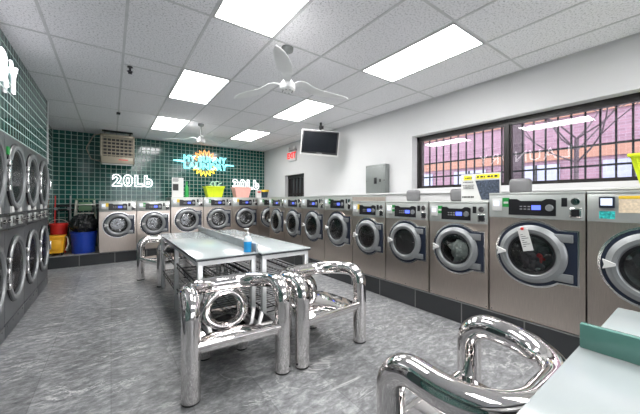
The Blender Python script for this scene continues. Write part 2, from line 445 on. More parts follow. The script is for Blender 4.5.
# security grille outside
gr = MB(); y = WY0 - .1
while y < WY1 + .2:
    gr.box(4.56, 4.578, y, y + .018, 1.45, 2.7); y += .129
for z in (1.52, 1.79, 2.03, 2.62): gr.box(4.555, 4.583, WY0 - .15, WY1 + .25, z, z + .022)
for yy in (WY0 - .15, WY1 + .22): gr.box(4.53, 4.58, yy, yy + .03, 1.52, 1.55).box(4.53, 4.58, yy, yy + .03, 2.6, 2.63)
tag(gr.build('security_grille', M['grille'], smooth=0), 'dark iron bars fixed outside the long window', 'grille')

# doorway far right
d = MB(); X = XR + .12
d.box(X - .02, X + .06, DY0, DY0 + .07, 0, DZ).box(X - .02, X + .06, DY1 - .07, DY1, 0, DZ).box(X - .02, X + .06, DY0, DY1, DZ - .09, DZ)
for k in range(5):
    yy = DY0 + .13 + k * .185; d.box(X, X + .03, yy, yy + .035, 0, DZ - .09)
d.box(X, X + .04, DY0 + .07, DY1 - .07, 1.55, 1.60)
dr = struct(d.build('door_1', M['bronze'], smooth=0))
p = MB(); p.box(X + .035, X + .045, DY0 + .07, DY1 - .07, 0, DZ - .09); p.build('door_panel', M['door_dark'], dr, smooth=0)
MB().box(X - .05, X - .02, DY0 + .2, DY0 + .23, 1.0, 1.3, .008).build('door_handle', M['alu'], dr)

# ------------------------------------------------------------------ ceiling lights
places = {(0, 0): 'bright ceiling panel nearest above the camera, left of the near fan', (0, 1): 'bright ceiling panel second in the left row, left of the fans',
          (0, 2): 'bright ceiling panel farthest in the left row, by the grey heater', (1, 0): 'long bright ceiling panel nearest the barred window',
          (1, 1): 'bright ceiling panel behind the near fan, above the television side', (1, 2): 'bright ceiling panel farthest in the right row, near the exit sign',
          (0, -1): 'bright ceiling panel behind the camera in the left row', (1, -1): 'bright ceiling panel behind the camera in the right row'}
def light(i, k):
    x0 = (.726, 2.568)[i]; y0 = 1.407 + 2.498 * k
    t = thing('ceiling_light', places[(i, k)], 'ceiling light', (x0 + .307, y0 + .6245, H), 0, 'fluorescent ceiling panels')
    f = MB(); a, b = .295, .612
    f.box(-a, a, -b, -b + .016, -.008, .004).box(-a, a, b - .016, b, -.008, .004).box(-a, -a + .016, -b, b, -.008, .004).box(a - .016, a, -b, b, -.008, .004)
    f.build('frame', M['lamp_frame'], t, smooth=0)
    MB().box(-a + .014, a - .014, -b + .014, b - .014, -.005, -.001).build('diffuser', M['lamp'], t, smooth=0)
for k in (-1, 0, 1, 2):
    for i in (0, 1): light(i, k)

# ------------------------------------------------------------------ washers
def washer(w, h, d, cz, Rg, label, big):
    t = thing('washing_machine', label, 'washing machine')
    hw = w / 2 - .006
    def rect(th):
        c, s = cos(th), sin(th); r = 9
        if c > 1e-9: r = min(r, hw / c)
        if c < -1e-9: r = min(r, -hw / c)
        if s > 1e-9: r = min(r, (h - .02 - cz) / s)
        if s < -1e-9: r = min(r, -(cz - .012) / s)
        return r
    cor = [math.atan2(b, a) for a in (hw, -hw) for b in (h - .02 - cz, .012 - cz)]
    b = MB(); rin = Rg * .70
    b.ringplate(rect, rin, 0, .004, cz, angs(64, cor))
    z0, z1 = .012, h - .02
    b.face([(-hw, .004, z0), (-hw, d, z0), (-hw, d, z1), (-hw, .004, z1)]); b.face([(hw, .004, z0), (hw, d, z0), (hw, d, z1), (hw, .004, z1)])
    b.face([(-hw, .004, z0), (hw, .004, z0), (hw, d, z0), (-hw, d, z0)]); b.face([(-hw, d, z0), (hw, d, z0), (hw, d, z1), (-hw, d, z1)])
    b.face([(-hw, .004, z1), (hw, .004, z1), (hw, d, z1), (-hw, d, z1)])
    b.build('body', M['steel'], t, smooth=20)
    f = MB(); f.box(-hw + .02, hw - .02, .03, d - .03, 0, .014); f.build('base', M['rubber'], t, smooth=0)
    MB().box(-hw - .003, hw + .003, -.012, d, h - .022, h, .005).build('top_lid', M['panel_steel'], t)
    ph = .225 if big else .215
    pz0 = h - .022 - ph
    MB().box(-hw, hw, -.010, .001, pz0, h - .023, .004).build('control_panel', M['panel_steel'], t)
    # console: a winged dark plate
    cw = w * .245; cx = -.005
    zc0, zc1 = pz0 + ph * .14, pz0 + ph * .82
    c = MB(); c.prism([(cx - cw, zc0), (cx + cw, zc0), (cx + cw, zc1 - .012), (cx + cw - .03, zc1), (cx + cw * .62, zc1), (cx + cw * .45, zc1 - .018), (cx - cw * .45, zc1 - .018), (cx - cw * .62, zc1), (cx - cw + .0, zc1)], -.016, -.009)
    con = c.build('console', M['black'], t, smooth=0)
    q = (zc0 + zc1) / 2 - .004
    MB().box(cx + .005, cx + .075, -.019, -.015, q - .02, q + .022).build('display', M['lcd'], con, smooth=0)
    MB().lathe([(.0, -.03), (.026, -.03), (.030, -.024), (.030, -.015)], 'y', (cx + cw - .045, 0, q), 24).build('dial', M['satin_ring'], con)
    bt = MB()
    for i in range(3):
        for j in range(2): bt.box(cx - .09 + i * .032, cx - .07 + i * .032, -.0185, -.0155, q - .02 + j * .025, q - .01 + j * .025)
    bt.build('buttons', M['grey_plastic'], con, smooth=0)
    # card reader on the left, coin slot on the right
    rx = -hw + .035
    rd = MB().box(rx, rx + .085, -.03, -.009, pz0 + ph * .30, pz0 + ph * .84, .006).build('card_reader', M['white_plastic'], t)
    MB().box(rx + .016, rx + .069, -.032, -.029, pz0 + ph * .52, pz0 + ph * .74).build('reader_screen', M['lcd_white'], rd, smooth=0)
    sl = MB(); sx = hw - .155
    sl.box(sx, sx + .04, -.014, -.009, pz0 + ph * .52, pz0 + ph * .86, .003)
    sl.build('badge', M['black'], t, smooth=0)
    co = MB(); co.box(sx + .055, sx + .135, -.02, -.009, pz0 + .02, pz0 + ph * .48, .005)
    co.lathe([(.03, -.024), (.032, -.018)], 'y', (sx + .095, 0, pz0 + ph * .72), 20, True)
    co = co.build('coin_slot', M['chrome'], t)
    MB().box(sx + .068, sx + .122, -.022, -.019, pz0 + .032, pz0 + ph * .48 - .012).build('coin_tray', M['black'], co, smooth=0)
    # door surround
    Ro = Rg * 1.03; xr = Rg * 1.14; zt = Rg * .79; A = angs(72, [math.atan2(zt, xr), -math.atan2(zt, xr)])
    def shape(k, RR, xx, zz):
        def f(th):
            c, s = cos(th), sin(th); r = RR
            if c > 1e-6:
                r2 = min(xx / c, zz / max(abs(s), 1e-6)); r = max(r, r2)
            return r
        return f
    A1 = angs(72, [math.atan2(zt + .012, xr + .012), -math.atan2(zt + .012, xr + .012)])
    MB().ringplate(shape(0, Ro + .018, xr + .012, zt + .012), rin, -.008, .002, cz, A1).build('door_rim', M['bright_rim'], t, smooth=30)
    MB().ringplate(shape(0, Ro, xr, zt), rin, -.014, -.006, cz, A).build('door_surround', M['gasket'], t, smooth=30)
    # door ring
    r1, r2 = Rg * .93, Rg * .655
    dr_ = MB().lathe([(r1, -.014), (r1, -.030), (r1 - .012, -.042), (r1 - .03, -.050), ((r1 + r2) / 2, -.056), (r2 + .012, -.052), (r2, -.040), (r2 - .004, -.014), (r2, .0)], 'y', (0, 0, cz), 56)
    for sgn in (1, -1):
        z = cz + sgn * Rg * .60
        dr_.box(Rg * .60, Rg * 1.05, -.036, -.014, z - Rg * .13, z + Rg * .11, .004)
    dr_ = dr_.build('door', M['satin_ring'], t, smooth=32)
    MB().lathe([(r2 - .002, -.046), (r2 - .014, -.043), (r2 * .86, -.036)], 'y', (0, 0, cz), 48).build('inner_bezel', M['black'], dr_)
    MB().lathe([(.0, -.062), (r2 * .4, -.060), (r2 * .75, -.052), (r2 * .95, -.042)], 'y', (0, 0, cz), 40).build('door_glass', M['door_glass'], dr_)
    hd = MB(); xh = -(r1 - .015)
    hd.prism([(xh - .022, cz - .035), (xh + .050, cz - .004), (xh + .050, cz + .012), (xh - .022, cz + .040), (xh - .012, cz)], -.078, -.052)
    hd.build('handle', M['white_plastic'], dr_, smooth=0)
    # drum with lifters
    rd_ = rin * .98
    dm = MB().lathe([(rin, .002), (rd_, .02), (rd_, .36), (rd_ * .8, .40), (.05, .40), (.03, .36), (0, .36)], 'y', (0, 0, cz), 40)
    for k in range(3):
        a = R(40 + 120 * k); m = Matrix.Translation((0, 0, cz)) @ Matrix.Rotation(-a, 4, 'Y')
        dm.box(rd_ - .06, rd_ - .002, .05, .34, -.02, .02, .008, m)
    for k in range(10):
        a = 2 * pi * k / 10; m = Matrix.Translation((0, 0, cz)) @ Matrix.Rotation(-a, 4, 'Y')
        dm.box(.05, rd_ * .78, .385, .397, -.008, .008, 0, m)
    dm.build('drum', M['dark_drum'], t)
    sc = MB()
    for x in (-hw + .02, 0, hw - .02): sc.lathe([(.0, -.004), (.006, -.003), (.007, 0)], 'y', (x, 0, .035), 10)
    sc.build('screws', M['chrome'], t)
    return t
WB, WS = .757, .692
grp = 'front-loading steel washers on the black plinth'
big = washer(WB, 1.222, .80, .650, .285, '', True)
small = washer(WS, 1.132, .78, .598, .262, '', False)
STK = {'g': 'green_sticker', 'y': 'yellow_sticker'}
def sticker(t, x, z, w_, h_, m, y=-.0115, nm='sticker'):
    return MB().box(x - w_ / 2, x + w_ / 2, y - .001, y + .002, z - h_ / 2, z + h_ / 2).build(nm, M[m], t, smooth=0)
used = set()
def place(proto, loc, rz, label, st=''):
    if id(proto) not in used: used.add(id(proto)); o = proto
    else: o = copy_tree(proto)
    o.location = loc; o.rotation_euler = (0, 0, rz); o['label'] = label; o['group'] = grp
    return o
yb = 7.80; XF = 3.18
protos = []   # placements first (copies are made from clean prototypes), stickers afterwards
P = []
P.append((small, (.130, yb, PZ), 0, 'steel washer leftmost on the back wall, beside the blue bin', 'y'))
P.append((small, (.822, yb, PZ), 0, 'steel washer second from left on the back wall, under the 20Lb sign', 'g'))
P.append((big, (1.560, yb, PZ), 0, 'taller steel washer under the white flyer stand on the back wall', 'y'))
P.append((big, (2.317, yb, PZ), 0, 'taller steel washer carrying the lime basket on the back wall', 'g'))
P.append((big, (3.074, yb, PZ), 0, 'taller steel washer carrying the pink basket on the back wall', 'y'))
P.append((big, (3.831, yb, PZ), 0, 'steel washer tucked in the back right corner, mostly hidden', 'g'))
y = 6.492
lab = ['farthest steel washer of the right row, next to the back corner', 'second farthest steel washer of the right row', 'third farthest steel washer of the right row',
       'last tall steel washer of the far group, beside the shorter three']
for i in range(4):
    P.append((big, (XF, y - WB / 2, PZ), -pi / 2, lab[i], 'g' if i in (0, 3) else '')); y -= WB
lab = ['farthest of the three shorter steel washers on the right, below the electrical panel', 'middle of the three shorter steel washers on the right, empty dark drum',
       'nearest of the three shorter washers on the right, full of pale laundry']
for i in range(3):
    P.append((small, (XF, y - .695 / 2, PZ), -pi / 2, lab[i], 'y' if i == 0 else 'g')); y -= .695  # yellow patch on the first one is a reflection painted onto its panel
P.append((big, (XF, y - WB / 2, PZ), -pi / 2, 'large steel washer in the right foreground with a paper tag on its door', 'g')); Y1 = y; y -= WB
P.append((big, (XF, y - WB / 2, PZ), -pi / 2, 'large washer at the right edge with colourful notices on its panel', 'n')); Y2 = y; y -= WB
P.append((big, (XF, y - WB / 2, PZ), -pi / 2, 'steel washer of the right row beyond the photo edge, past the one with notices', ''))
OB = [(place(*p), p[0], p[4]) for p in P]
for o, pr, st in OB:
    bigp = pr is big; h = 1.222 if bigp else 1.132; wd = WB if bigp else WS
    if st == 'g':
        s = sticker(o, -wd * .322 + .028, h - .095, .062, .09, 'green_sticker'); s['label'] = 'green sticker'
        sticker(o, -wd * .322 + .028, h - .098, .04, .02, 'paper', -.0135)
    if st == 'y':
        s = sticker(o, -wd * .322 + .028, h - .09, .06, .08, 'yellow_sticker'); s['label'] = 'yellow sticker and painted reflection'
# notices on the last washer
o = OB[-2][0]; h = 1.222
for ch in [k for k in bpy.data.objects if k.parent == o and k.name.split('.')[0] in ('console',)]:
    for gch in [k for k in bpy.data.objects if k.parent == ch]: bpy.data.objects.remove(gch)
    bpy.data.objects.remove(ch)
for ch in [k for k in bpy.data.objects if k.parent == o and k.name.split('.')[0] == 'card_reader']:
    for gch in [k for k in bpy.data.objects if k.parent == ch]: bpy.data.objects.remove(gch)
    bpy.data.objects.remove(ch)
sc_ = MB().box(-.30, -.21, -.034, -.009, h - .135, h - .045, .006).build('tablet', M['gasket'], o)
MB().box(-.288, -.222, -.036, -.033, h - .115, h - .06).build('tablet_screen', M['lcd_white'], sc_, smooth=0)
n_ = sticker(o, -.125, h - .105, .13, .13, 'cream_sticker', nm='notice'); sticker(n_, -.125, h - .052, .13, .022, 'yellow_sticker', -.0135)
sticker(o, .035, h - .085, .15, .075, 'red_sticker', nm='notice'); sticker(o, .02, h - .175, .18, .085, 'teal_sticker', nm='notice')
sticker(o, -.255, h - .19, .09, .06, 'teal_sticker', nm='notice')
for i in (10, 11, 12, 13):
    ob = OB[i][0]; hh = 1.132 if i < 13 else 1.222
    ww = WS if i < 13 else WB
    x0 = -ww / 2 + .02
    if i == 10: continue
    c = MB().box(x0, x0 + .20, .42, .53, hh - .002, hh + .165, .035, None, 4).build('hose_housing', M['housing_grey'], ob)


# laundry behind glass
def clothes(c, r, m, label, n=14, seed=1):
    rnd = random.Random(seed); b = MB()
    for i in range(n):
        a = rnd.uniform(0, 2 * pi); rr = r * math.sqrt(rnd.uniform(0, .55)); y = rnd.uniform(0, .05)
        t = bmesh.new(); bmesh.ops.create_icosphere(t, subdivisions=3, radius=1)
        mm = Matrix.Translation((rr * cos(a), y, rr * sin(a) - r * .1)) @ Matrix.Rotation(rnd.uniform(0, 6), 4, 'Y') @ Matrix.Rotation(rnd.uniform(0, 2), 4, 'X') @ Matrix.Diagonal((r * rnd.uniform(.25, .45), r * .16, r * rnd.uniform(.15, .3), 1))
        for v in t.verts: v.co += v.co * (.18 * sin(7 * v.co.x + i) * cos(6 * v.co.z + 2 * i))
        b.merge(t, mm)
    return tag(b.build('laundry_load', m, smooth=60), label, 'laundry', None, c, -pi / 2)
clothes((XF + .04, 1.379 + .3475, PZ + .598), .155, M['cloth_pale'], 'pale grey clothes pressed against the glass of the nearest shorter washer', 22, 3)
clothes((XF + .09, Y1 - WB / 2, PZ + .60), .16, M['cloth_dark'], 'dark clothes inside the tagged washer in the right foreground', 10, 5)
clothes((XF + .055, Y1 - WB / 2 - .03, PZ + .585), .07, M['cloth_red'], 'small red garment among dark clothes in the tagged washer', 4, 8)
# paper tag hanging on the door
tg = MB().box(-.042, .042, -.003, .0, -.20, 0, .001)
tg = tag(tg.build('hang_tag', M['paper'], smooth=0), 'white paper tag hanging from the door of the foreground washer', 'tag')
tg.location = (XF - .068, Y1 - WB / 2 + .055, 1.125); tg.rotation_euler = (0, R(0), -pi / 2)
tg.matrix_world = Matrix.Translation(tg.location) @ Matrix.Rotation(-pi / 2, 4, 'Z') @ Matrix.Rotation(R(-14), 4, 'Y')
ln = MB()
for k in range(7): ln.box(-.03, .01 + .018 * ((k * 7) % 3 - 1), -.0036, -.0028, -.05 - k * .018, -.045 - k * .018)
ln.build('print_lines', M['ink'], tg, smooth=0)
MB().lathe([(0, -.016), (.012, -.014), (.014, 0)], 'y', (0, 0, .006), 14).build('red_clip', M['red_plastic'], tg)

# ------------------------------------------------------------------ stacked dryers
def dryer():
    t = thing('stacked_dryer', '', 'dryer')
    w_, h, hw = .79, 2.07, .391
    b = MB(); czs = (.66, 1.65); Rg = .345
    for i, cz in enumerate(czs):
        za, zb = ((.16, 1.10), (1.265, 2.045))[i]
        def rect(th, cz=cz, za=za, zb=zb):
            c, s = cos(th), sin(th); r = 9
            if abs(c) > 1e-9: r = min(r, hw / abs(c))
            if s > 1e-9: r = min(r, (zb - cz) / s)
            if s < -1e-9: r = min(r, (za - cz) / s)
            return r
        cor = [math.atan2(zz, a) for a in (hw, -hw) for zz in (zb - cz, za - cz)]
        b.ringplate(rect, Rg * .80, 0, .01, cz, angs(56, cor))
    b.box(-hw, -hw + .01, .01, .8, .01, h); b.box(hw - .01, hw, .01, .8, .01, h); b.box(-hw, hw, .01, .8, h - .025, h); b.box(-hw, hw, .79, .8, .01, h)
    b.build('body', M['dryer_steel'], t, smooth=20)
    k = MB(); k.box(-hw, hw, -.002, .02, .015, .15, .004)
    for x in (-.3, -.1, .1, .3): k.lathe([(0, -.006), (.012, -.005), (.013, 0)], 'y', (x, 0, .12), 12)
    k.build('kick_panel', M['dryer_steel'], t)
    # control band
    cb = MB().box(-hw, hw, -.012, .03, 1.112, 1.255, .004).build('control_band', M['dark_band'], t)
    MB().box(-hw + .01, hw - .01, -.03, -.01, 1.24, 1.262, .004).box(-hw + .01, hw - .01, -.026, -.01, 1.098, 1.115, .004).build('trim_strip', M['black'], cb)
    for x in (-.20, .12):
        cs = MB().box(x - .07, x + .07, -.028, -.010, 1.13, 1.235, .006).build('coin_box', M['panel_steel'], cb)
        MB().box(x - .05, x - .005, -.031, -.027, 1.16, 1.22).box(x + .02, x + .05, -.031, -.027, 1.15, 1.2).build('coin_opening', M['black'], cs, smooth=0)
    ks = MB()
    for x in (-.33, -.02, .3): ks.lathe([(0, -.034), (.02, -.032), (.022, -.012)], 'y', (x, 0, 1.185), 16)
    ks.build('lock', M['chrome'], cb)
    for x in (-.16, .16):
        MB().prism([(x - .055, 1.268), (x + .055, 1.268), (x + .04, 1.335), (x - .04, 1.335)], -.014, .0).build('card_holder', M['paper'], t, smooth=0)
    for cz in czs:
        dd = MB().lathe([(Rg, .0), (Rg + .002, -.018), (Rg - .006, -.030), (Rg - .026, -.034), (Rg - .044, -.028), (Rg - .05, -.014), (Rg * .82, -.010), (Rg * .82, .0)], 'y', (0, 0, cz), 56)
        dd = dd.build('door', M['satin_ring'], t)
        MB().lathe([(Rg + .004, -.016), (Rg + .018, -.010), (Rg + .018, .0)], 'y', (0, 0, cz), 56).build('door_gasket', M['black'], dd)
        MB().lathe([(0, -.016), (Rg * .5, -.016), (Rg * .82, -.013)], 'y', (0, 0, cz), 48).build('door_glass', M['dryer_glass'], dd)
        MB().box(Rg - .035, Rg - .01, -.055, -.030, cz - .07, cz + .07, .006).build('handle', M['bright_rim'], dd)
        MB().box(-Rg - .03, -Rg + .03, -.04, -.0, cz + .10, cz + .16, .004).box(-Rg - .03, -Rg + .03, -.04, -.0, cz - .16, cz - .10, .004).build('hinge', M['bright_rim'], dd)
        rr = Rg * .80
        dm = MB().lathe([(rr, .012), (rr * 1.02, .03), (rr * 1.02, .60), (rr * .7, .64), (0, .64)], 'y', (0, 0, cz), 40)
        for q in range(4):
            m = Matrix.Translation((0, 0, cz)) @ Matrix.Rotation(R(30 + 90 * q), 4, 'Y'); dm.box(rr - .05, rr + .002, .08, .58, -.014, .014, .006, m)
        dm.build('drum', M['dark_drum'], t)
    return t
dp = dryer(); dl = ['stacked dryer farthest along the left wall, by the cleaning alcove', 'stacked dryer second farthest along the left wall',
      'stacked dryer third farthest along the left wall, green tag above its upper door', 'stacked dryer nearest the camera on the left wall, cut by the photo edge']
for i in range(6):
    o = dp if i == 0 else copy_tree(dp)
    o.location = (-.85, 6.105 - i * .79, 0); o.rotation_euler = (0, 0, pi / 2)
    o['label'] = dl[i] if i < 4 else 'stacked dryer on the left wall outside the view'
    o['group'] = 'stacked steel dryers along the left wall'
    if i == 2:
        s = MB().box(-.34, -.28, -.014, .0, 1.86, 1.94).build('green_tag', M['green_sticker'], None, smooth=0); s.parent = o
        s['label'] = 'green tag'

# ------------------------------------------------------------------ signs
def neon_text(name, s, size, label, loc, rz, mat='neon_white', bev=.008, spacing=1.2):
    t = thing(name, label, 'sign', loc, rz)
    for off in (0,):
        o = text_mesh(s, size, 'lettering', M[mat], t, bevel=bev, outline=True, spacing=spacing, offset=.014)
    return t
neon_text('neon_sign', '20Lb', .385, 'white neon outline sign reading 20Lb on the green tiles', (.47, YB - .03, 1.89), 0)
neon_text('neon_sign', '30Lb', .39, 'white neon outline sign reading 30Lb behind the pink basket', (3.57, YB - .03, 1.89), 0)
t = thing('neon_sign', 'cyan neon business name with orange and yellow sun rays on the green tiles', 'sign', (2.28, YB - .05, 2.50))
for k in range(18):
    a = R(10 + 20 * k)
    if abs(sin(a)) < .45: continue
    top = sin(a) > 0
    r0, r1 = .235, .40
    p0 = Vector((r0 * cos(a), 0, r0 * sin(a))); p1 = Vector((r1 * cos(a + .06), 0, r1 * sin(a + .06)))
    n_ = Vector((-sin(a), 0, cos(a)))
    MB().tube([p0 - n_ * .045, p0 * .5 + p1 * .5 - n_ * .03, p1, p0 * .5 + p1 * .5 + n_ * .03, p0 + n_ * .045], .012, 8).build('sun_ray', M['neon_orange' if top else 'neon_yellow'], t)
o = text_mesh('MY SUNNY', .225, 'lettering', M['neon_cyan'], t, bevel=.0075, outline=True, spacing=1.12, offset=.004); o.location = (.0, -.04, .105)
o = text_mesh('LAUNDRY', .245, 'lettering', M['neon_cyan'], t, bevel=.0075, outline=True, spacing=1.15, offset=.004); o.location = (.02, -.04, -.105)
MB().tube([(-.86, -.03, .02), (-.72, -.03, .035), (-.60, -.03, .02)], .017, 8).build('stroke', M['neon_cyan'], t)
MB().tube([(.60, -.03, -.02), (.75, -.03, -.02), (.86, -.03, -.03)], .017, 8).build('stroke', M['neon_cyan'], t)
MB().tube([(-.86, -.03, .02), (-.66, -.03, .0), (-.58, -.03, -.01)], .010, 8).build('stroke', M['neon_cyan'], t)
# LAUNDRY channel letters on the left wall (facing +x)
t = thing('channel_letter_sign', 'glowing white LAUNDRY letters high on the green wall above the dryers', 'sign', (XL + .03, 4.50, 2.655), pi / 2)
for k, chx in enumerate('LAUNDRY'):
    o = text_mesh(chx, .46, 'letter', M['neon_white'], t, extrude=.010, offset=-.004); o.location = (-(6 - k) * .345 - .15, 0, 0)
# exit sign with emergency heads
t = thing('exit_sign', 'white exit sign with red letters above the far doorway', 'sign', (XR - .03, 7.10, 2.66), -pi / 2)
MB().box(-.185, .185, -.03, .028, -.14, .13, .01).build('housing', M['white_plastic'], t)
o = text_mesh('EXIT', .235, 'lettering', M['exit_red'], t, extrude=.004, offset=.006); o.location = (0, -.036, 0)
MB().box(-.2, .2, -.02, .028, .15, .175, .004).build('bracket', M['grey_metal'], t)
for x in (-.15, .15):
    MB().lathe([(0, -.07), (.045, -.065), (.05, -.03), (.03, .0), (0, .0)], 'y', (x, 0, .215), 16).build('lamp_head', M['white_plastic'], t)

# ------------------------------------------------------------------ TV
t = thing('television', 'black flat screen television with silver edge hanging from the ceiling', 'television', (3.58, 4.92, 2.61), 0)
cam_yaw = -R(36.06)
t.rotation_euler = (R(8), R(5), cam_yaw - R(0))
MB().box(-.405, .405, 0, .06, -.265, .265, .012).build('casing', M['white_plastic'], t)
MB().box(-.385, .385, -.008, .004, -.232, .248, .003).build('bezel', M['black'], t)
MB().box(-.355, .355, -.010, -.006, -.19, .225).build('screen', M['screen'], t, smooth=0)
MB().box(-.06, .06, -.012, -.006, -.222, -.205).build('badge', M['satin_ring'], t, smooth=0)
mt = MB().cyl((-.0, .10, .05), (-.02, .10, .46), .025).box(-.09, .09, .06, .10, -.1, .1, .004)
mt.build('ceiling_mount', M['black'], t)
MB().box(-.05, .05, .05, .15, .30, .36, .01).build('mount_joint', M['black'], t)

# electrical panel
t = thing('electrical_panel', 'grey metal electrical panel on the white wall above the washers', 'electrical panel', (XR, 3.84, 1.77), -pi / 2)
MB().box(-.25, .25, -.12, 0, -.31, .31, .006).build('cabinet', M['grey_metal'], t)
dd = MB().box(-.20, .19, -.128, -.118, -.26, .26, .004).build('door', M['grey_metal'], t)
MB().box(-.02, .05, -.136, -.127, -.06, .06, .004).build('breaker', M['black'], dd)
MB().box(.12, .15, -.136, -.127, -.03, .03, .003).build('latch', M['black'], dd)
k = MB()
for x in (-.225, .225):
    for z in (-.28, 0, .28): k.lathe([(0, -.126), (.009, -.124), (.01, -.12)], 'y', (x, 0, z), 10)
k.build('screws', M['black'], t)

# ------------------------------------------------------------------ fans
def fan_blade(a, L=.80, droop=.0):
    b = MB(); n = 14; top = []; bot = []
    R3 = Matrix.Rotation(a, 4, 'Z')
    prof = []
    for i in range(n + 1):
        s = i / n; r = .05 + s * (L - .05)
        q_ = max(0, min(1, (s - .06) / .30)); wd = .030 + .046 * math.sin(min(1, max(0, s * 1.02)) * pi) ** .8
        if s > .86: wd *= math.sqrt(max(.05, 1 - ((s - .86) / .14) ** 2))
        off = .02 * sin(s * pi)
        pitch = R(22) * (1 - s) ** 2 - R(3); z = .02 + .055 * math.exp(-((s - .16) / .14) ** 2)
        prof.append((r, wd, off, pitch, z))
    rows = []
    for (r, wd, off, pi_, z) in prof:
        row = []
        for j in range(5):
            q = (j / 4 - .5) * 2
            y = q * wd * cos(pi_) + off; zz = z - q * wd * sin(pi_)
            row.append((b.bm.verts.new(R3 @ Vector((r, y, zz + .004 * (1 - q * q) + .002))), b.bm.verts.new(R3 @ Vector((r, y, zz - .004 * (1 - q * q) - .002)))))
        rows.append(row)
    for r0, r1 in zip(rows, rows[1:]):
        for j in range(4):
            b.bm.faces.new([r0[j][0], r0[j + 1][0], r1[j + 1][0], r1[j][0]]); b.bm.faces.new([r0[j][1], r1[j][1], r1[j + 1][1], r0[j + 1][1]])
        for j in (0, 4): b.bm.faces.new([r0[j][0], r1[j][0], r1[j][1], r0[j][1]])
    for rw in (rows[0], rows[-1]):
        for j in range(4): b.bm.faces.new([rw[j][0], rw[j][1], rw[j + 1][1], rw[j + 1][0]])
    return b
def fan(x, y, z, a0, label):
    t = thing('ceiling_fan', label, 'ceiling fan', (x, y, z), 0, 'three-blade ceiling fans')
    d = H - z
    MB().lathe([(0, d), (.065, d), (.06, d - .04), (.025, d - .06), (.0, d - .06)], 'z', (0, 0, 0), 24).build('canopy', M['grey_metal'], t)
    MB().cyl((0, 0, .06), (0, 0, d - .05), .013).build('downrod', M['grey_metal'], t)
    MB().lathe([(0, .10), (.035, .095), (.06, .06), (.082, .03), (.085, -.02), (.07, -.04), (0, -.045)], 'z', (0, 0, 0), 28).build('motor', M['fan_white'], t)
    for i in range(8): MB().lathe([(0, -.049), (.007, -.047), (.008, -.04)], 'z', (.055 * cos(i * pi / 4), .055 * sin(i * pi / 4), 0), 8).build('screw', M['grey_plastic'], t)
    for i in range(3): fan_blade(R(a0 + 120 * i)).build('blade', M['fan_white'], t, smooth=50)
fan(1.545, 2.72, 2.62, 234, 'near white three-blade ceiling fan between the two light rows')
fan(1.58, 6.56, 2.68, 151, 'far white three-blade ceiling fan in front of the green tile wall')
# sprinkler and small black sensor
o = MB().lathe([(0, 0), (.03, 0), (.03, -.01), (.012, -.015), (.012, -.05), (.03, -.055), (.03, -.062), (0, -.062)], 'z', (0, 0, 0), 16)
o.box(-.02, .02, -.006, .006, -.09, -.06)
tag(o.build('sprinkler_head', M['black']), 'black sprinkler head under the ceiling left of the light panels', 'sprinkler', None, (.19, 4.25, H - .003))
tag(MB().box(-.03, .03, -.05, .05, -.03, 0, .006).build('ceiling_sensor', M['black']), 'small black clip on the ceiling grid in front of the heater', 'sensor', None, (.112, 6.62, H - .005))

# ------------------------------------------------------------------ heater
t = thing('unit_heater', 'beige slatted unit heater hanging from the ceiling before the green tiles', 'heater', (.13, 8.35, 2.27))
w_ = .335
b = MB().box(-w_, -w_ + .03, 0, .4, .0, .68, .006).box(w_ - .03, w_, 0, .4, 0, .68, .006).box(-w_, w_, 0, .4, .62, .68, .006).box(-w_, w_, 0, .4, 0, .16, .006).box(-w_ + .01, w_ - .01, .36, .4, .1, .66)
b.build('casing', M['beige_metal'], t)
MB().box(-w_ + .03, w_ - .03, .10, .12, .16, .62).build('dark_core', M['black'], t, smooth=0)
g_ = MB()
for i in range(8): x = -w_ + .05 + i * (2 * w_ - .1) / 7; g_.box(x - .008, x + .008, .01, .05, .16, .62)
for j in range(6): z = .19 + j * .08; g_.box(-w_ + .03, w_ - .03, .0, .045, z - .01, z + .012)
g_.build('grille', M['beige_metal'], t, smooth=0)
lv = MB()
for i in range(3): lv.box(-w_ + .04, w_ - .04, -.02 + i * .05, .02 + i * .05, -.03, -.018 + 0 * i)
lv.build('bottom_louver', M['white_plastic'], t, smooth=0)
MB().box(.02, .2, -.004, .001, .08, .10).build('badge', M['red_plastic'], t, smooth=0)
hg = MB()
for x in (-.25, .25):
    for y in (.06, .34): hg.cyl((x, y, .67), (x, y, H - 2.27), .008, None, 8)
hg.box(-.3, .3, .04, .09, H - 2.27 - .04, H - 2.27 - .005)
hg.build('hanger', M['black'], t)
cord = fillet([(-.28, .2, .7), (-.45, .2, .66), (-.60, .3, .35), (-.52, .5, .12), (-.36, .66, .10)], [.08, .1, .08])
MB().tube(cord, .012, 8).build('power_cord', M['beige_metal'], t)

